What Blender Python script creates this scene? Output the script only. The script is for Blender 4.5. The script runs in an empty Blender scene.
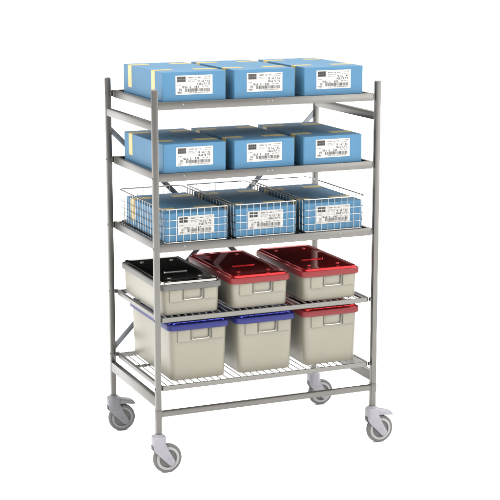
import bpy, bmesh, math, random
from mathutils import Vector, Matrix
R = math.radians
scene = bpy.context.scene
COL = scene.collection
Z0 = 0.192            # height of the post bottoms above the floor (casters fill the gap)
W, D, PO = 1.2, 0.7336, 0.027

# ------------------------------------------------------------------ materials
def new_mat(name):
    m = bpy.data.materials.new(name); m.use_nodes = True
    nt = m.node_tree
    return m, nt, nt.nodes['Principled BSDF']

def add_bump(nt, b, scale, dist, strength=0.3, stretch=None, detail=3):
    tc = nt.nodes.new('ShaderNodeTexCoord'); mp = nt.nodes.new('ShaderNodeMapping')
    n = nt.nodes.new('ShaderNodeTexNoise'); bp = nt.nodes.new('ShaderNodeBump')
    n.inputs['Scale'].default_value = scale; n.inputs['Detail'].default_value = detail
    if stretch: mp.inputs['Scale'].default_value = stretch
    bp.inputs['Strength'].default_value = strength; bp.inputs['Distance'].default_value = dist
    L = nt.links.new
    L(tc.outputs['Object'], mp.inputs['Vector']); L(mp.outputs['Vector'], n.inputs['Vector'])
    L(n.outputs['Fac'], bp.inputs['Height']); L(bp.outputs['Normal'], b.inputs['Normal'])
    return n

def vary(nt, b, base, amt, scale):
    """slight colour variation from a noise"""
    tc = nt.nodes.new('ShaderNodeTexCoord'); n = nt.nodes.new('ShaderNodeTexNoise')
    n.inputs['Scale'].default_value = scale; n.inputs['Detail'].default_value = 4
    cr = nt.nodes.new('ShaderNodeValToRGB')
    lo = [c*(1-amt) for c in base]; hi = [min(1, c*(1+amt)) for c in base]
    cr.color_ramp.elements[0].position = 0.3; cr.color_ramp.elements[1].position = 0.7
    cr.color_ramp.elements[0].color = (*lo, 1); cr.color_ramp.elements[1].color = (*hi, 1)
    nt.links.new(tc.outputs['Object'], n.inputs['Vector']); nt.links.new(n.outputs['Fac'], cr.inputs['Fac'])
    nt.links.new(cr.outputs['Color'], b.inputs['Base Color'])

def mat(name, base, rough=0.5, metal=0.0, spec=0.5, bump=None, var=None, coat=0.0):
    m, nt, b = new_mat(name)
    b.inputs['Base Color'].default_value = (*base, 1)
    b.inputs['Roughness'].default_value = rough
    b.inputs['Metallic'].default_value = metal
    b.inputs['Specular IOR Level'].default_value = spec
    if coat: b.inputs['Coat Weight'].default_value = coat; b.inputs['Coat Roughness'].default_value = 0.08
    if bump: add_bump(nt, b, *bump)
    if var: vary(nt, b, base, *var)
    return m

M = {}
M['steel'] = mat('satin_steel', (0.106, 0.102, 0.0955), 0.36, 0.85, bump=(220, 0.0003, 0.03), var=(0.025, 14))
M['tray'] = mat('polished_tray_steel', (0.42, 0.42, 0.42), 0.10, 1.0)
M['wire'] = mat('bright_wire', (0.27, 0.268, 0.26), 0.22, 1.0)
M['shelf_wire'] = mat('shelf_wire', (0.21, 0.207, 0.2), 0.32, 0.55)
M['card'] = mat('blue_carton', (0.033, 0.103, 0.178), 0.55, spec=0.3, bump=(60, 0.001, 0.06), var=(0.04, 9))
M['tape'] = mat('yellow_tape', (0.3, 0.235, 0.085), 0.4)
M['paper'] = mat('label_paper', (0.325, 0.318, 0.305), 0.6, spec=0.2)
M['ink'] = mat('label_ink', (0.014, 0.013, 0.013), 0.6, spec=0.2)
M['greyink'] = mat('label_grey_ink', (0.055, 0.05, 0.048), 0.6, spec=0.2)
M['beige'] = mat('beige_container', (0.146, 0.1365, 0.1065), 0.38, spec=0.4, bump=(300, 0.0005, 0.04), var=(0.03, 6))
M['lid_grey'] = mat('grey_anodised_lid', (0.2, 0.195, 0.185), 0.11, 1.0)
M['lid_red'] = mat('red_anodised_lid', (0.31, 0.014, 0.016), 0.09, 0.82)
M['lid_blue'] = mat('blue_anodised_lid', (0.03, 0.038, 0.235), 0.06, 0.85)
M['lid_grey_rim'] = mat('grey_lid_rim', (0.076, 0.074, 0.07), 0.42, 0.3, spec=0.3)
M['lid_red_rim'] = mat('red_lid_rim', (0.118, 0.0115, 0.013), 0.45, 0.0, spec=0.25)
M['lid_blue_rim'] = mat('blue_lid_rim', (0.0095, 0.0115, 0.085), 0.45, 0.0, spec=0.25)
M['bolt'] = mat('pale_zinc_bolt', (0.19, 0.19, 0.185), 0.5, 0.2)
M['brace'] = mat('slate_brace_steel', (0.125, 0.135, 0.148), 0.4, 0.6)
M['shelf_frame'] = mat('light_shelf_frame_steel', (0.128, 0.124, 0.116), 0.36, 0.85)
M['chrome'] = mat('handle_wire', (0.27, 0.265, 0.245), 0.22, 1.0)
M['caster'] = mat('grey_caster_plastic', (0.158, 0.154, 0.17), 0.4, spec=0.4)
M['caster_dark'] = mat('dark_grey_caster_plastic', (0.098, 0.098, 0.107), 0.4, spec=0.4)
M['tyre'] = mat('grey_rubber_tyre', (0.074, 0.071, 0.069), 0.6, spec=0.3)
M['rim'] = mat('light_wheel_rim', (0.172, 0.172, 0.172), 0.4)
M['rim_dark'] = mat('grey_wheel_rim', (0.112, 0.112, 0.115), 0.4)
M['hub'] = mat('dark_wheel_hub', (0.058, 0.056, 0.055), 0.5)
M['dark_steel'] = mat('dark_bracket_steel', (0.10, 0.095, 0.09), 0.35, 1.0)
M['black'] = mat('black_plastic', (0.02, 0.02, 0.022), 0.4)
M['floor'] = mat('white_studio_floor', (0.93, 0.93, 0.93), 1.0, spec=0.0)

# ------------------------------------------------------------------ mesh helpers
def finish(name, bm, m, parent=None, smooth=True, angle=35):
    me = bpy.data.meshes.new(name)
    bmesh.ops.recalc_face_normals(bm, faces=bm.faces[:])
    bm.to_mesh(me); bm.free()
    me.materials.append(M[m] if isinstance(m, str) else m)
    if smooth:
        me.polygons.foreach_set('use_smooth', [True]*len(me.polygons))
        me.set_sharp_from_angle(angle=R(angle))
    o = bpy.data.objects.new(name, me); COL.objects.link(o)
    if parent: o.parent = parent
    return o

def thing(name, label, cat, loc=(0, 0, 0), group=None):
    o = bpy.data.objects.new(name, None); COL.objects.link(o)
    o.empty_display_size = 0.05
    o.location = loc; o['label'] = label; o['category'] = cat
    if group: o['group'] = group
    return o

def copy_tree(o, parent=None):
    c = o.copy(); COL.objects.link(c)
    if parent: c.parent = parent
    for ch in list(o.children): copy_tree(ch, c)
    return c

def box(bm, x0, x1, y0, y1, z0, z1, bev=0.0, seg=2):
    r = bmesh.ops.create_cube(bm, size=1.0)
    vs = r['verts']
    for v in vs:
        v.co = Vector((x0 if v.co.x < 0 else x1, y0 if v.co.y < 0 else y1, z0 if v.co.z < 0 else z1))
    if bev > 0:
        es = list({e for v in vs for e in v.link_edges})
        bmesh.ops.bevel(bm, geom=es, offset=bev, segments=seg, profile=0.5, affect='EDGES')

def tube(bm, pts, r, seg=8, closed=False):
    pts = [Vector(p) for p in pts]; n = len(pts); rings = []
    prev_u = None
    for i, p in enumerate(pts):
        if closed: a = pts[i-1]; b = pts[(i+1) % n]
        else: a = pts[max(i-1, 0)]; b = pts[min(i+1, n-1)]
        t = (b-a).normalized()
        if prev_u is None:
            ref = Vector((0, 0, 1)) if abs(t.z) < 0.9 else Vector((1, 0, 0))
            u = t.cross(ref).normalized()
        else:
            u = (prev_u - t*prev_u.dot(t)).normalized()
        prev_u = u; w = t.cross(u)
        rr = r
        if 0 < i < n-1 or closed:
            d1 = (p-a).normalized(); d2 = (b-p).normalized()
            c = max(0.5, math.sqrt(max(0.0, (1+d1.dot(d2))/2))); rr = r
        rings.append([bm.verts.new(p + (u*math.cos(2*math.pi*k/seg) + w*math.sin(2*math.pi*k/seg))*rr) for k in range(seg)])
    m = n if closed else n-1
    for i in range(m):
        A = rings[i]; B = rings[(i+1) % n]
        for k in range(seg):
            bm.faces.new((A[k], A[(k+1) % seg], B[(k+1) % seg], B[k]))
    if not closed:
        bm.faces.new(rings[0]); bm.faces.new(rings[-1][::-1])

def rrect(x0, x1, y0, y1, r, z, n=6):
    pts = []
    for cx, cy, a0 in ((x1-r, y0+r, -90), (x1-r, y1-r, 0), (x0+r, y1-r, 90), (x0+r, y0+r, 180)):
        for k in range(n+1):
            a = R(a0 + 90*k/n)
            pts.append(Vector((cx + r*math.cos(a), cy + r*math.sin(a), z)))
    return pts

def loft(bm, rings, cap0=True, cap1=True):
    vr = [[bm.verts.new(p) for p in ring] for ring in rings]
    n = len(vr[0])
    for A, B in zip(vr[:-1], vr[1:]):
        for k in range(n):
            bm.faces.new((A[k], A[(k+1) % n], B[(k+1) % n], B[k]))
    if cap0: bm.faces.new(vr[0][::-1])
    if cap1: bm.faces.new(vr[-1])

def lathe_y(bm, prof, cx, cy, cz, seg=48):
    """profile [(r, y)] turned round an axis along Y; closed profile"""
    rings = []
    for r, y in prof:
        rings.append([bm.verts.new((cx + r*math.cos(2*math.pi*k/seg), cy + y, cz + r*math.sin(2*math.pi*k/seg))) for k in range(seg)])
    n = len(rings)
    for i in range(n):
        A = rings[i]; B = rings[(i+1) % n]
        for k in range(seg):
            bm.faces.new((A[k], A[(k+1) % seg], B[(k+1) % seg], B[k]))

def disc_z(bm, cx, cy, z0, z1, r, seg=20):
    loft(bm, [[Vector((cx + r*math.cos(2*math.pi*k/seg), cy + r*math.sin(2*math.pi*k/seg), z)) for k in range(seg)] for z in (z0, z1)])

def dot_y(bm, x, y0, y1, z, r, seg=12):
    loft(bm, [[Vector((x + q*math.cos(2*math.pi*k/seg), y, z + q*math.sin(2*math.pi*k/seg))) for k in range(seg)]
              for y, q in ((y0, r), ((y0+y1*3)/4, r), (y1, r*0.6))])

def dot_x(bm, x0, x1, y, z, r, seg=12):
    loft(bm, [[Vector((x, y + q*math.cos(2*math.pi*k/seg), z + q*math.sin(2*math.pi*k/seg))) for k in range(seg)]
              for x, q in ((x0, r), ((x0+x1*3)/4, r), (x1, r*0.6))])

def prism_xz(bm, poly, y0, y1, bev=0.0):
    a = [bm.verts.new((x, y0, z)) for x, z in poly]; b = [bm.verts.new((x, y1, z)) for x, z in poly]
    n = len(poly)
    fs = [bm.faces.new(a), bm.faces.new(b[::-1])]
    for k in range(n): fs.append(bm.faces.new((a[k], b[k], b[(k+1) % n], a[(k+1) % n])))
    if bev:
        es = list({e for v in a+b for e in v.link_edges})
        bmesh.ops.bevel(bm, geom=es, offset=bev, segments=2, profile=0.5, affect='EDGES')

# ------------------------------------------------------------------ floor
bm = bmesh.new()
seg = 96
rs = [[Vector((r*math.cos(2*math.pi*k/seg), r*math.sin(2*math.pi*k/seg), 0)) for k in range(seg)] for r in (160, 40, 8, 2)]
loft(bm, rs, cap0=False)
fl = finish('floor', bm, 'floor', smooth=False); fl['kind'] = 'structure'

# ------------------------------------------------------------------ trolley
trolley = thing('shelf_trolley', 'tall grey steel shelf trolley on four casters, carrying cartons and containers', 'trolley', (0, 0, Z0))
ZT = 1.684
SH = [(1.626, 1.588), (1.287, 1.2485), (0.947, 0.9085)]           # tray shelves: rail top, rail bottom
WS = [(0.586, 0.5635), (0.246, 0.2235)]                            # wire shelves

def make_post(px, py, sx, sy):
    bm = bmesh.new()
    box(bm, px, px+PO, py, py+PO, 0, ZT-0.003, 0.0025, 2)
    # small bolt heads at each shelf, on the outer faces
    for z in (SH[0][0]-0.02, SH[1][0]-0.02, SH[2][0]-0.02, WS[0][0]-0.011, WS[1][0]-0.011):
        xo = px if sx < 0 else px+PO
        dot_x(bm, xo, xo+sx*0.003, py+PO/2, z, 0.0055)
    # clamp sleeve where the low bar meets the post
    if sy < 0: box(bm, px-0.0015, px+PO+0.0015, py-0.0015, py+PO+0.0015, 0.085, 0.131, 0.002, 2)
    o = finish('post', bm, 'steel', trolley)
    bm = bmesh.new(); box(bm, px+0.001, px+PO-0.001, py+0.001, py+PO-0.001, ZT-0.003, ZT+0.002, 0.0015, 2)
    finish('end_cap', bm, 'caster_dark', o)
for px, sx in ((0, -1), (W-PO, 1)):
    for py, sy in ((0, -1), (D-PO, 1)):
        make_post(px, py, sx, sy)

for x0 in (0, W-PO):                                               # stretchers front to back, flush with the posts' outside
    for z0, z1 in ((1.4915, 1.5305), (0.1428, 0.1935)):
        bm = bmesh.new(); box(bm, x0+0.0006, x0+PO-0.0006, PO, D-PO, z0, z1, 0.002)
        finish('side_stretcher', bm, 'steel', trolley)
bm = bmesh.new(); box(bm, PO+0.0015, W-PO-0.0015, 0.001, PO-0.001, 0.0945, 0.1222, 0.002)
finish('cross_bar', bm, 'steel', trolley)

def brace(xa, za, xb, zb, y):
    a = Vector((xa, za)); b = Vector((xb, zb)); t = (b-a).normalized(); n = Vector((-t.y, t.x))*0.0135
    bm = bmesh.new()
    prism_xz(bm, [tuple(a+n), tuple(a-n), tuple(b-n), tuple(b+n)], y, y+0.004, 0.0008)
    finish('diagonal_brace', bm, 'brace', trolley)
brace(0.012, 1.431, W-0.012, 0.2515, D-0.013)
brace(0.012, 0.261, W-0.012, 1.472, D-0.019)

RX0, RX1, RY0, RY1 = PO+0.0006, 1.160, 0.006, 0.6860
def connectors(parent, zc, h):
    for xa, xb, ya, yb in ((RX1, W-PO, 0.009, 0.025), (PO+0.003, PO+0.019, RY1, D-PO+0.010), (PO-0.008, PO+0.003, D-PO-0.014, D-PO), (RX1-0.019, RX1-0.003, RY1, D-PO+0.010), (RX1-0.003, W-PO, D-PO+0.003, D-PO+0.018)):
            bm = bmesh.new()
            box(bm, xa, xb, ya, yb, zc-h/2, zc+h/2, 0.0012)
            finish('connector', bm, 'dark_steel', parent)

def tray_shelf(zt, zb):
    bm = bmesh.new()
    t = 0.016
    box(bm, RX0+t, RX1-t, RY0+t, RY1-t, zt-0.012, zt-0.0015)
    # folded stiffeners under the sheet
    for k in range(3): box(bm, RX0+t, RX1-t, 0.17+0.18*k, 0.20+0.18*k, zt-0.030, zt-0.012, 0.002)
    tr = finish('tray_shelf', bm, 'tray', trolley)
    def rail(name, x0, x1, y0, y1, riv):
        bm = bmesh.new(); box(bm, x0, x1, y0, y1, zb, zt, 0.0022)
        for x in riv: dot_y(bm, x, y0, y0-0.0018, zt-0.014, 0.0034)
        o = finish(name, bm, 'steel', tr)
        o.data.materials.append(M['bolt'])                           # pale rivet heads stay in the rail's mesh
        for p in o.data.polygons:
            if p.area < 4e-5 and p.center.y < y0 and len(p.vertices) in (4, 12) and any(abs(p.center.x-x) < 0.006 for x in riv): p.material_index = 1
    rail('front_rail', RX0, RX1, RY0, RY0+t, (0.155, 0.590, 0.612, 0.985))
    rail('rear_rail', RX0, RX1, RY1-t, RY1, ())
    rail('side_rail', RX0, RX0+t, RY0+t, RY1-t, ())
    rail('side_rail', RX1-t, RX1, RY0+t, RY1-t, ())
    connectors(tr, (zt+zb)/2, 0.030)
for s in SH: tray_shelf(*s)

def wire_shelf(zt, zb):
    t = 0.017; r = 0.028
    bm = bmesh.new()
    rings = []
    for ins, z in ((0, zb+0.002), (0, zt-0.002), (0.002, zt), (t-0.002, zt), (t, zt-0.002), (t, zb+0.002), (t-0.002, zb), (0.002, zb)):
        rings.append(rrect(RX0+ins, RX1-ins, RY0+ins, RY1-ins, r-ins, z))
    rings.append([p.copy() for p in rings[0]])
    loft(bm, rings, False, False)
    bmesh.ops.remove_doubles(bm, verts=bm.verts[:], dist=1e-5)
    fr = finish('wire_shelf', bm, 'shelf_frame', trolley)
    # flat stiffener under the wires
    for y in (0.425,):
        bm = bmesh.new(); box(bm, RX0+t, RX1-t, y, y+0.030, zt-0.016, zt-0.0085, 0.0015)
        finish('support_bar', bm, 'steel', fr)
    bm = bmesh.new()
    n = 31; wr = 0.0028
    for k in range(n):
        x = RX0+t+0.016 + (RX1-RX0-2*t-0.032)*k/(n-1)
        zz = zt+0.001
        tube(bm, [(x, RY0+0.012, zt-0.002), (x, RY0+0.02, zz), (x, RY1-0.02, zz), (x, RY1-0.012, zt-0.002)], wr, 6)
    finish('wire_grid', bm, 'shelf_wire', fr)
    connectors(fr, (zt+zb)/2, 0.017)
for s in WS: wire_shelf(*s)

def caster(cx, cy, brake, dark):
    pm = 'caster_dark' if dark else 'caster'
    wx, wz, wr = cx+0.043, -0.1195, 0.0725
    bm = bmesh.new()
    # swivel head with a collar round the post
    loft(bm, [rrect(cx-a, cx+a, cy-a, cy+a, min(a*0.8, 0.02), z) for a, z in
              ((0.022, -0.074), (0.030, -0.068), (0.0325, -0.055), (0.0325, -0.006), (0.030, -0.002), (0.0215, 0.0), (0.0205, 0.006), (0.017, 0.008))])
    # two fork arms
    for y0, y1 in ((cy-0.0285, cy-0.0215), (cy+0.0215, cy+0.0285)):
        poly = [(cx-0.030, -0.050), (cx-0.028, -0.074), (cx-0.016, -0.088), (wx+0.003, wz-0.032), (wx+0.012, wz-0.037), (wx+0.022, wz-0.034),
                (wx+0.033, wz-0.020), (wx+0.034, wz-0.013), (cx+0.034, -0.064), (cx+0.032, -0.045)]
        prism_xz(bm, poly, y0, y1, 0.0022)
    # axle
    sg = 16
    loft(bm, [[Vector((wx + q*math.cos(2*math.pi*k/sg), y, wz + q*math.sin(2*math.pi*k/sg))) for k in range(sg)]
              for y, q in ((cy-0.030, 0.006), (cy+0.030, 0.006))])
    c = finish('caster', bm, pm, trolley)
    bm = bmesh.new(); h = 0.0155
    lathe_y(bm, [(wr-0.014, -h+0.002), (wr-0.006, -h), (wr-0.0015, -h+0.004), (wr, -h+0.009), (wr, h-0.009), (wr-0.0015, h-0.004), (wr-0.006, h), (wr-0.014, h-0.002)], wx, cy, wz, 64)
    finish('tyre', bm, 'tyre', c)
    bm = bmesh.new()
    lathe_y(bm, [(0.044, -h+0.003), (0.046, -h-0.001), (0.0575, -h-0.001), (0.0595, -h+0.002), (0.0595, h-0.002), (0.0575, h+0.001), (0.046, h+0.001), (0.044, h-0.003)], wx, cy, wz, 64)
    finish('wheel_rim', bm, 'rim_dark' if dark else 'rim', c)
    bm = bmesh.new()
    lathe_y(bm, [(0.0065, -h-0.003), (0.016, -h-0.003), (0.018, -h+0.004), (0.0445, -h+0.006), (0.0445, h-0.006), (0.018, h-0.004), (0.016, h+0.003), (0.0065, h+0.003)], wx, cy, wz, 48)
    finish('hub', bm, 'hub', c)
    # dark bearing slot at the back of the swivel head
    bm = bmesh.new(); box(bm, cx-0.036, cx-0.0315, cy-0.013, cy+0.013, -0.068, -0.048, 0.002)
    finish('bearing_cover', bm, 'black', c)
    if brake:
        bm = bmesh.new()
        secs = []
        for x, zc, hz, hy in ((0.020, -0.026, 0.020, 0.024), (0.034, -0.027, 0.019, 0.026), (0.060, -0.030, 0.015, 0.026), (0.090, -0.036, 0.0135, 0.025), (0.106, -0.042, 0.0115, 0.021), (0.113, -0.046, 0.008, 0.016), (0.117, -0.048, 0.004, 0.009)):
            ring = []
            for k in range(16):
                a = 2*math.pi*k/16; ca, sa = math.cos(a), math.sin(a)
                f = lambda v: math.copysign(abs(v)**0.55, v)
                ring.append(Vector((cx+x, cy+hy*f(ca), zc+hz*f(sa))))
            secs.append(ring)
        loft(bm, secs)
        finish('brake_pedal', bm, pm, c)
caster(PO/2, PO/2, False, False)
caster(W-PO/2, PO/2, True, False)
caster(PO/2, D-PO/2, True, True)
caster(W-PO/2, D-PO/2, False, False)

# ------------------------------------------------------------------ cartons
BW, BD, BH = 0.320, 0.570, 0.1372
def make_print(parent, x0, z0, w, h, y):
    """small print of a goods label, standing 0.3 mm proud of the paper"""
    rnd = random.Random(7)
    ink = bmesh.new(); grey = bmesh.new()
    def q(bm, u0, u1, v0, v1):
        xa, xb = x0+u0*w, x0+u1*w; za, zb = z0+(1-v1)*h, z0+(1-v0)*h
        vs = [bm.verts.new((xa, y, za)), bm.verts.new((xb, y, za)), bm.verts.new((xb, y, zb)), bm.verts.new((xa, y, zb))]
        bm.faces.new(vs)
    def text(bm, u, v, hh, n, cw):
        for _ in range(n):
            if rnd.random() < 0.07: u += cw; continue
            s = cw*0.34
            k = rnd.randrange(4)
            if k != 2: q(bm, u, u+s, v, v+hh)
            if k in (0, 2): q(bm, u+s*1.05, u+cw*0.72, v, v+hh*0.3)
            if k in (1, 2): q(bm, u+s*1.05, u+cw*0.72, v+hh*0.36, v+hh*0.64)
            if k in (0, 3): q(bm, u+s*1.05, u+cw*0.72, v+hh*0.7, v+hh)
            if k == 2: q(bm, u+cw*0.5, u+cw*0.72, v+hh*0.24, v+hh*0.38)
            u += cw
    # block of dark handling symbols
    for i in range(4):
        for j in range(2):
            u, v = 0.04+i*0.058, 0.07+j*0.145
            q(grey, u, u+0.050, v, v+0.125)
            q(ink, u, u+0.056, v-0.012, v+0.004)
            q(ink, u+0.048, u+0.056, v+0.006, v+0.135)
            q(ink, u+0.012, u+0.034, v+0.03, v+0.10)
    text(ink, 0.34, 0.10, 0.060, 12, 0.030); text(grey, 0.76, 0.06, 0.05, 8, 0.026)
    text(grey, 0.34, 0.22, 0.045, 9, 0.026); text(grey, 0.74, 0.17, 0.05, 8, 0.028)
    text(ink, 0.58, 0.27, 0.10, 9, 0.040); text(ink, 0.55, 0.40, 0.12, 10, 0.039); text(grey, 0.34, 0.30, 0.05, 7, 0.026)
    text(ink, 0.16, 0.56, 0.11, 4, 0.044); text(ink, 0.38, 0.56, 0.11, 6, 0.044); text(grey, 0.70, 0.57, 0.06, 8, 0.026)
    text(grey, 0.05, 0.47, 0.05, 4, 0.028)
    for k in range(5):                                               # small pictogram, a box of strokes
        q(ink, 0.10+0.016*k, 0.108+0.016*k, 0.66+0.03*(k % 2), 0.84-0.04*(k % 3))
    q(ink, 0.05, 0.16, 0.86, 0.885); text(grey, 0.04, 0.92, 0.045, 5, 0.026)
    u = 0.26                                                         # barcode
    while u < 0.92:
        s = rnd.choice((0.006, 0.006, 0.010, 0.016)); q(ink, u, u+s, 0.69, 0.86); u += s + rnd.choice((0.006, 0.008, 0.013))
    text(grey, 0.36, 0.885, 0.05, 19, 0.028)
    a = finish('label_print', ink, 'ink', parent, False); b = finish('label_print', grey, 'greyink', parent, False)

def make_carton():
    root = thing('cardboard_box', '', 'box')
    bm = bmesh.new()
    c = 0.0014; k = 0.0030                                           # folded corner creases at the front
    out = [(k, 0), (BW-k, 0), (BW-k+0.0006, c), (BW-c, c+0.0014), (BW, k+0.001), (BW, BD), (0, BD), (0, k+0.001), (c, c+0.0014), (k-0.0006, c)]
    def ring(i, z): return [Vector((min(max(x, i), BW-i), min(max(y, i), BD-i), z)) for x, y in out]
    loft(bm, [ring(0.0008, 0), ring(0, 0.001), ring(0, BH-0.0012), ring(0.0008, BH-0.0002), ring(0.0014, BH)])
    finish('carton_body', bm, 'card', root)
    # lid seam: a thin lid sleeve edge on the front and side
    e = 0.0008; t = 0.0007
    def tape(x_edge, sgn, y0, y1, top_len, down):
        bm = bmesh.new()
        xo = x_edge + sgn*e
        xs = x_edge - sgn*top_len
        # bent strip: down the side, over the edge, along the top
        prof = [(xo, BH-down), (xo, BH-0.002), (xo-sgn*0.0012, BH+e-0.0004), (xo-sgn*0.003, BH+e), (xs, BH+e)]
        inn = [(x-sgn*t if i < 2 else x, z if i < 2 else z-t) for i, (x, z) in enumerate(prof)]
        inn[2] = (prof[2][0]-sgn*t*0.7, prof[2][1]-t*0.7)
        prism_xz(bm, prof + inn[::-1], y0, y1)
        finish('tape', bm, 'tape', root, False)
    tape(0, -1, 0.105, 0.155, 0.095, 0.108)
    tape(0, -1, 0.445, 0.500, 0.100, 0.108)
    tape(BW, 1, 0.095, 0.150, 0.120, 0.108)
    tape(BW, 1, 0.440, 0.500, 0.110, 0.108)
    bm = bmesh.new(); lx, lz, lw, lh = 0.065, 0.030, 0.187, 0.0905
    box(bm, lx, lx+lw, -0.0009, -0.0001, lz, lz+lh)
    lb = finish('label', bm, 'paper', root, False)
    make_print(lb, lx, lz, lw, lh, -0.0013)
    return root

carton = make_carton()
first = [True]
def place_carton(x, y, z, rz, label):
    if first[0]: o = carton; first[0] = False
    else: o = copy_tree(carton)
    o.location = (x, y, z); o.rotation_euler = (0, 0, rz)
    o['label'] = label; o['group'] = 'blue cartons on the trolley shelves'
    return o
XB = (0.0600, 0.4235, 0.7920)
side = ('left', 'middle', 'right')
for s, (zt, _), nm in ((0, SH[0], 'top'), (1, SH[1], 'second')):
    for i, x in enumerate(XB):
        place_carton(x, 0.030, Z0+zt-0.0012, R((0.0, 0.25, -0.2)[i] + 0.15*s),
                     'blue carton with yellow tape, %s of three on the %s shelf' % (side[i], nm))
# ------------------------------------------------------------------ wire baskets and their cartons
def make_basket():
    w, d, h = 0.337, 0.680, 0.166
    root = thing('wire_basket', '', 'basket')
    def ring(ins, z, r): return rrect(ins, w-ins, ins, d-ins, r, z, 5)
    bm = bmesh.new(); tube(bm, ring(0.0, h, 0.024), 0.0033, 8, True)
    finish('rim', bm, 'wire', root)
    bm = bmesh.new(); wr = 0.0016
    for z in (0.040, 0.077, 0.112): tube(bm, ring(0.004*(1-z/h), z, 0.024), wr, 6, True)
    tube(bm, ring(0.005, 0.0035, 0.024), 0.0026, 6, True)
    i0 = 0.0045
    nx, ny = 9, 18
    for k in range(nx):
        x = 0.026 + (w-0.052)*k/(nx-1)
        tube(bm, [(x, 0.001, h), (x, i0, 0.004), (x, i0+0.006, 0.0016), (x, d-i0-0.006, 0.0016), (x, d-i0, 0.004), (x, d-0.001, h)], wr, 6)
    for k in range(ny):
        y = 0.026 + (d-0.052)*k/(ny-1)
        tube(bm, [(0.001, y, h), (i0, y, 0.004), (i0+0.006, y, 0.0046), (w-i0-0.006, y, 0.0046), (w-i0, y, 0.004), (w-0.001, y, h)], wr, 6)
    finish('wire_mesh', bm, 'wire', root)
    return root
bk = make_basket()
XK = (0.0590, 0.4240, 0.7920)
for i, x in enumerate(XK):
    o = bk if i == 0 else copy_tree(bk)
    o.location = (x, 0.020, Z0+SH[2][0]-0.001)
    o['label'] = 'shallow wire mesh basket with a blue carton inside, %s on the third shelf' % ('leftmost', 'middle one', 'rightmost')[i]
    o['group'] = 'wire baskets on the third shelf'
    place_carton(x+0.007, 0.033, Z0+SH[2][0]+0.0055, 0, 'blue carton lying inside the %s wire basket' % side[i])

# ------------------------------------------------------------------ containers
def make_container(h, lidmat):
    """h: body height up to the underside of the lid; local x 0 = left edge of the lid, y 0 = front edge of the lid"""
    lw, ld, lh = 0.324, 0.614, 0.0290
    ix = 0.012; bx0, bx1, by0, by1 = ix, lw-ix, 0.011, ld-0.011
    root = thing('storage_container', '', 'container')
    tp = 0.006*min(1, h/0.25)+0.001
    bm = bmesh.new()
    def rr(i, z, r=0.030): return rrect(bx0+i, bx1-i, by0+i, by1-i, max(0.006, r-i*0.3), z, 8)
    loft(bm, [rr(tp+0.012, 0.0), rr(tp+0.005, 0.0012), rr(tp+0.0015, 0.005), rr(tp, 0.011), rr(0.0, h-0.004), rr(0.0, h+0.004)])
    body = finish('body', bm, 'beige', root, angle=50)
    slope = tp/h
    # front furniture: two flat plates and a hinged bail handle in between
    def front_y(z): return by0 + tp*(1-z/h)
    def plate(x0, x1, z0, z1, t):
        bm = bmesh.new()
        box(bm, x0, x1, front_y(z1)-t, front_y(z1)+0.006, z0, z1, 0.0010)
        finish('lock_plate', bm, 'beige', body)
    pt, pb = h-0.0015, h-0.060
    plate(0.049, 0.112, pb, pt, 0.0060)
    plate(0.227, 0.290, pb+0.004, pt, 0.0060)
    bm = bmesh.new()
    yf = front_y(pt)
    # handle: a hinged flap with a bright lower lip, a thin left edge and a grey right bracket
    box(bm, 0.1200, 0.1235, yf-0.0065, yf+0.006, pb+0.008, pt, 0.0008)
    box(bm, 0.1235, 0.2100, yf-0.0022, yf+0.006, pb+0.011, pt, 0.0008)
    finish('handle_flap', bm, 'beige', body)
    bm = bmesh.new(); box(bm, 0.2100, 0.2180, yf-0.008, yf+0.006, pb+0.004, pt-0.003, 0.0015)
    finish('bracket', bm, 'steel', body)
    bm = bmesh.new()
    tube(bm, [(0.1220, yf-0.006, pb+0.016), (0.1230, yf-0.009, pb+0.012), (0.1265, yf-0.010, pb+0.0095), (0.2055, yf-0.010, pb+0.0095), (0.2090, yf-0.009, pb+0.012), (0.2100, yf-0.006, pb+0.016)], 0.0030, 8)
    finish('handle', bm, 'chrome', body)
    # rear bail
    bm = bmesh.new(); yb = by1
    tube(bm, [(0.115, yb+0.002, pt-0.002), (0.115, yb+0.008, pb+0.012), (0.120, yb+0.009, pb+0.007), (0.196, yb+0.009, pb+0.007), (0.201, yb+0.008, pb+0.012), (0.201, yb+0.002, pt-0.002)], 0.0030, 8)
    finish('handle', bm, 'chrome', body)
    # lid
    bm = bmesh.new()
    def lr(i, z): return rrect(i, lw-i, i, ld-i, max(0.010, 0.034-i*0.6), z, 8)
    T = h+lh
    loft(bm, [lr(0.008, h+0.003), lr(0.0005, h), lr(0.0, h+0.002), lr(0.0, T-0.005), lr(0.0012, T-0.0018), lr(0.0035, T-0.0004), lr(0.0050, T-0.0012), lr(0.0055, T-0.004)], cap1=False)
    lid = finish('lid', bm, lidmat + '_rim', root, angle=28)
    bm = bmesh.new()
    loft(bm, [lr(0.0045, T-0.003), lr(0.0075, T-0.0012), lr(0.0095, T), lr(0.0128, T+0.0055), lr(0.0150, T+0.0087), lr(0.017, T+0.0100), lr(0.023, T+0.0100), lr(0.027, T+0.0085), lr(0.060, T+0.0085)], cap0=False)
    finish('lid_panel', bm, lidmat, lid, angle=28)
    # pressed boss in the middle of the lid and four corner bosses
    def boss(x, y, wx, wy, hz):
        bm = bmesh.new()
        loft(bm, [rrect(x-wx+i, x+wx-i, y-wy+i, y+wy-i, min(wx, wy)*0.8-i, T+0.0080+z, 4) for i, z in ((0, 0), (0.001, hz*0.7), (0.003, hz))], False)
        finish('lid_boss', bm, lidmat, lid)
    boss(lw*0.5, 0.235, 0.062, 0.011, 0.006)
    for bx in (0.082, lw-0.082):
        for by in (0.105, ld-0.105): boss(bx, by, 0.010, 0.007, 0.004)
    return root

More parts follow.
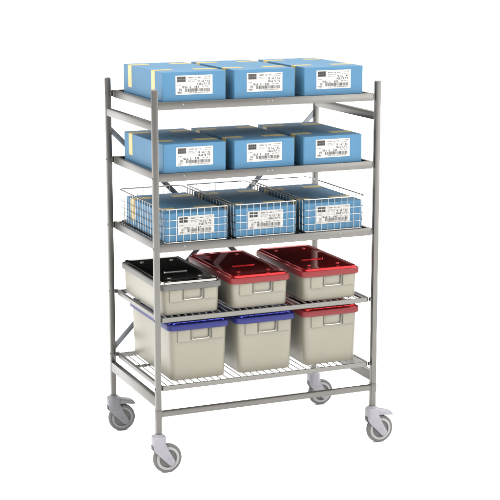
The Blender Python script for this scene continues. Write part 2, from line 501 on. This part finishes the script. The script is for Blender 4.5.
zb4 = Z0+WS[0][0]+0.0030; zb5 = Z0+WS[1][0]+0.0030
H4, H5 = 0.7165-0.589, 0.508-0.249
G = 'lidded storage containers'
def put(o, x, y, z, rz, label):
    o.location = (x, y, z); o.rotation_euler = (0, 0, R(rz)); o['label'] = label; o['group'] = G
a = make_container(H4, 'lid_grey'); put(a, 0.036, 0.022, zb4, 0, 'shallow beige container with a dark mirror-like lid and grey edge')
b = make_container(H4, 'lid_red'); put(b, 0.403, 0.022, zb4, 0, 'shallow beige container with red lid, between the black-lidded one and another red one')
c = copy_tree(b); put(c, 0.789, 0.022, zb4, 0, 'shallow beige container with red lid, at the right end of the fourth shelf')
d = make_container(H5, 'lid_blue'); put(d, 0.0815, 0.040, zb5, 0, 'deep beige container with blue lid, behind the left front post')
e = copy_tree(d); put(e, 0.4390, 0.040, zb5, 0, 'deep beige container with blue lid, in the middle of the bottom shelf')
f = make_container(H5, 'lid_red'); put(f, 0.8010, 0.040, zb5, 0, 'deep beige container with red lid, on the bottom shelf')

# ------------------------------------------------------------------ world: a studio with a bright ceiling and front, dark at the far end
w = bpy.data.worlds.new('World'); scene.world = w; w.use_nodes = True
nt = w.node_tree; bgn = nt.nodes['Background']; L = nt.links.new
tc = nt.nodes.new('ShaderNodeTexCoord'); sp = nt.nodes.new('ShaderNodeSeparateXYZ')
L(tc.outputs['Generated'], sp.inputs[0])
def mr(src, a, b, lo, hi):
    n = nt.nodes.new('ShaderNodeMapRange'); n.interpolation_type = 'SMOOTHSTEP'
    n.inputs[1].default_value = a; n.inputs[2].default_value = b; n.inputs[3].default_value = lo; n.inputs[4].default_value = hi
    L(src, n.inputs[0]); return n.outputs[0]
YAW = 0.40385
dp = nt.nodes.new('ShaderNodeVectorMath'); dp.operation = 'DOT_PRODUCT'
fx, fy = -math.sin(YAW+0.08), -math.cos(YAW+0.08)                    # towards the front
dp.inputs[1].default_value = (fx, fy, 0)
L(tc.outputs['Generated'], dp.inputs[0])
zf = mr(sp.outputs[2], 0.28, 0.62, 0.0, 4.6)
ff = mr(dp.outputs['Value'], -0.86, 0.35, 0.0, 0.62)
ad = nt.nodes.new('ShaderNodeMath'); ad.operation = 'MAXIMUM'; L(zf, ad.inputs[0]); L(ff, ad.inputs[1])
ad2 = nt.nodes.new('ShaderNodeMath'); ad2.operation = 'ADD'; L(ad.outputs[0], ad2.inputs[0]); ad2.inputs[1].default_value = 0.006
bgn.inputs['Color'].default_value = (1.0, 0.992, 0.98, 1)
L(ad2.outputs[0], bgn.inputs['Strength'])

# ------------------------------------------------------------------ lamps
def area(name, loc, target, size, power, col=(1, 1, 1)):
    l = bpy.data.lights.new(name, 'AREA'); l.shape = 'RECTANGLE'; l.size, l.size_y = size; l.energy = power; l.color = col
    o = bpy.data.objects.new(name, l); COL.objects.link(o); o.location = loc
    o.rotation_euler = (Vector(target)-Vector(loc)).to_track_quat('-Z', 'Y').to_euler()
    return o
area('left_added_fill', (-3.0, -2.6, 2.3), (0.5, 0.2, 0.9), (2.4, 2.4), 105)  # added area lamp out of view, lights fronts obliquely so the gaps stay darker
area('right_added_fill', (3.9, -2.9, 2.2), (0.7, 0.2, 0.9), (2.4, 2.4), 105)  # its added counterpart on the right, also out of view

# ------------------------------------------------------------------ camera
cd = bpy.data.cameras.new('camera'); cam = bpy.data.objects.new('camera', cd); COL.objects.link(cam)
cd.sensor_width = 36; cd.lens = 1508.656*36/500; cd.clip_start = 0.1; cd.clip_end = 1000
cy_, sy_ = math.cos(YAW), math.sin(YAW); cp_, sp_ = math.cos(0.20181), math.sin(0.20181)
fw = Vector((sy_*cp_, cy_*cp_, -sp_)); rt = Vector((cy_, -sy_, 0)); up = rt.cross(fw)
m = Matrix((rt, up, -fw)).transposed().to_4x4(); m.translation = Vector((-2.33875, -6.62479, 2.36206+Z0))
cam.matrix_world = m
scene.camera = cam

scene.view_settings.view_transform = 'Standard'; scene.view_settings.look = 'None'
scene.view_settings.exposure = 0.0; scene.view_settings.gamma = 1.0
scene.render.film_transparent = False
scene.cycles.max_bounces = 10; scene.cycles.glossy_bounces = 6; scene.cycles.use_denoising = True
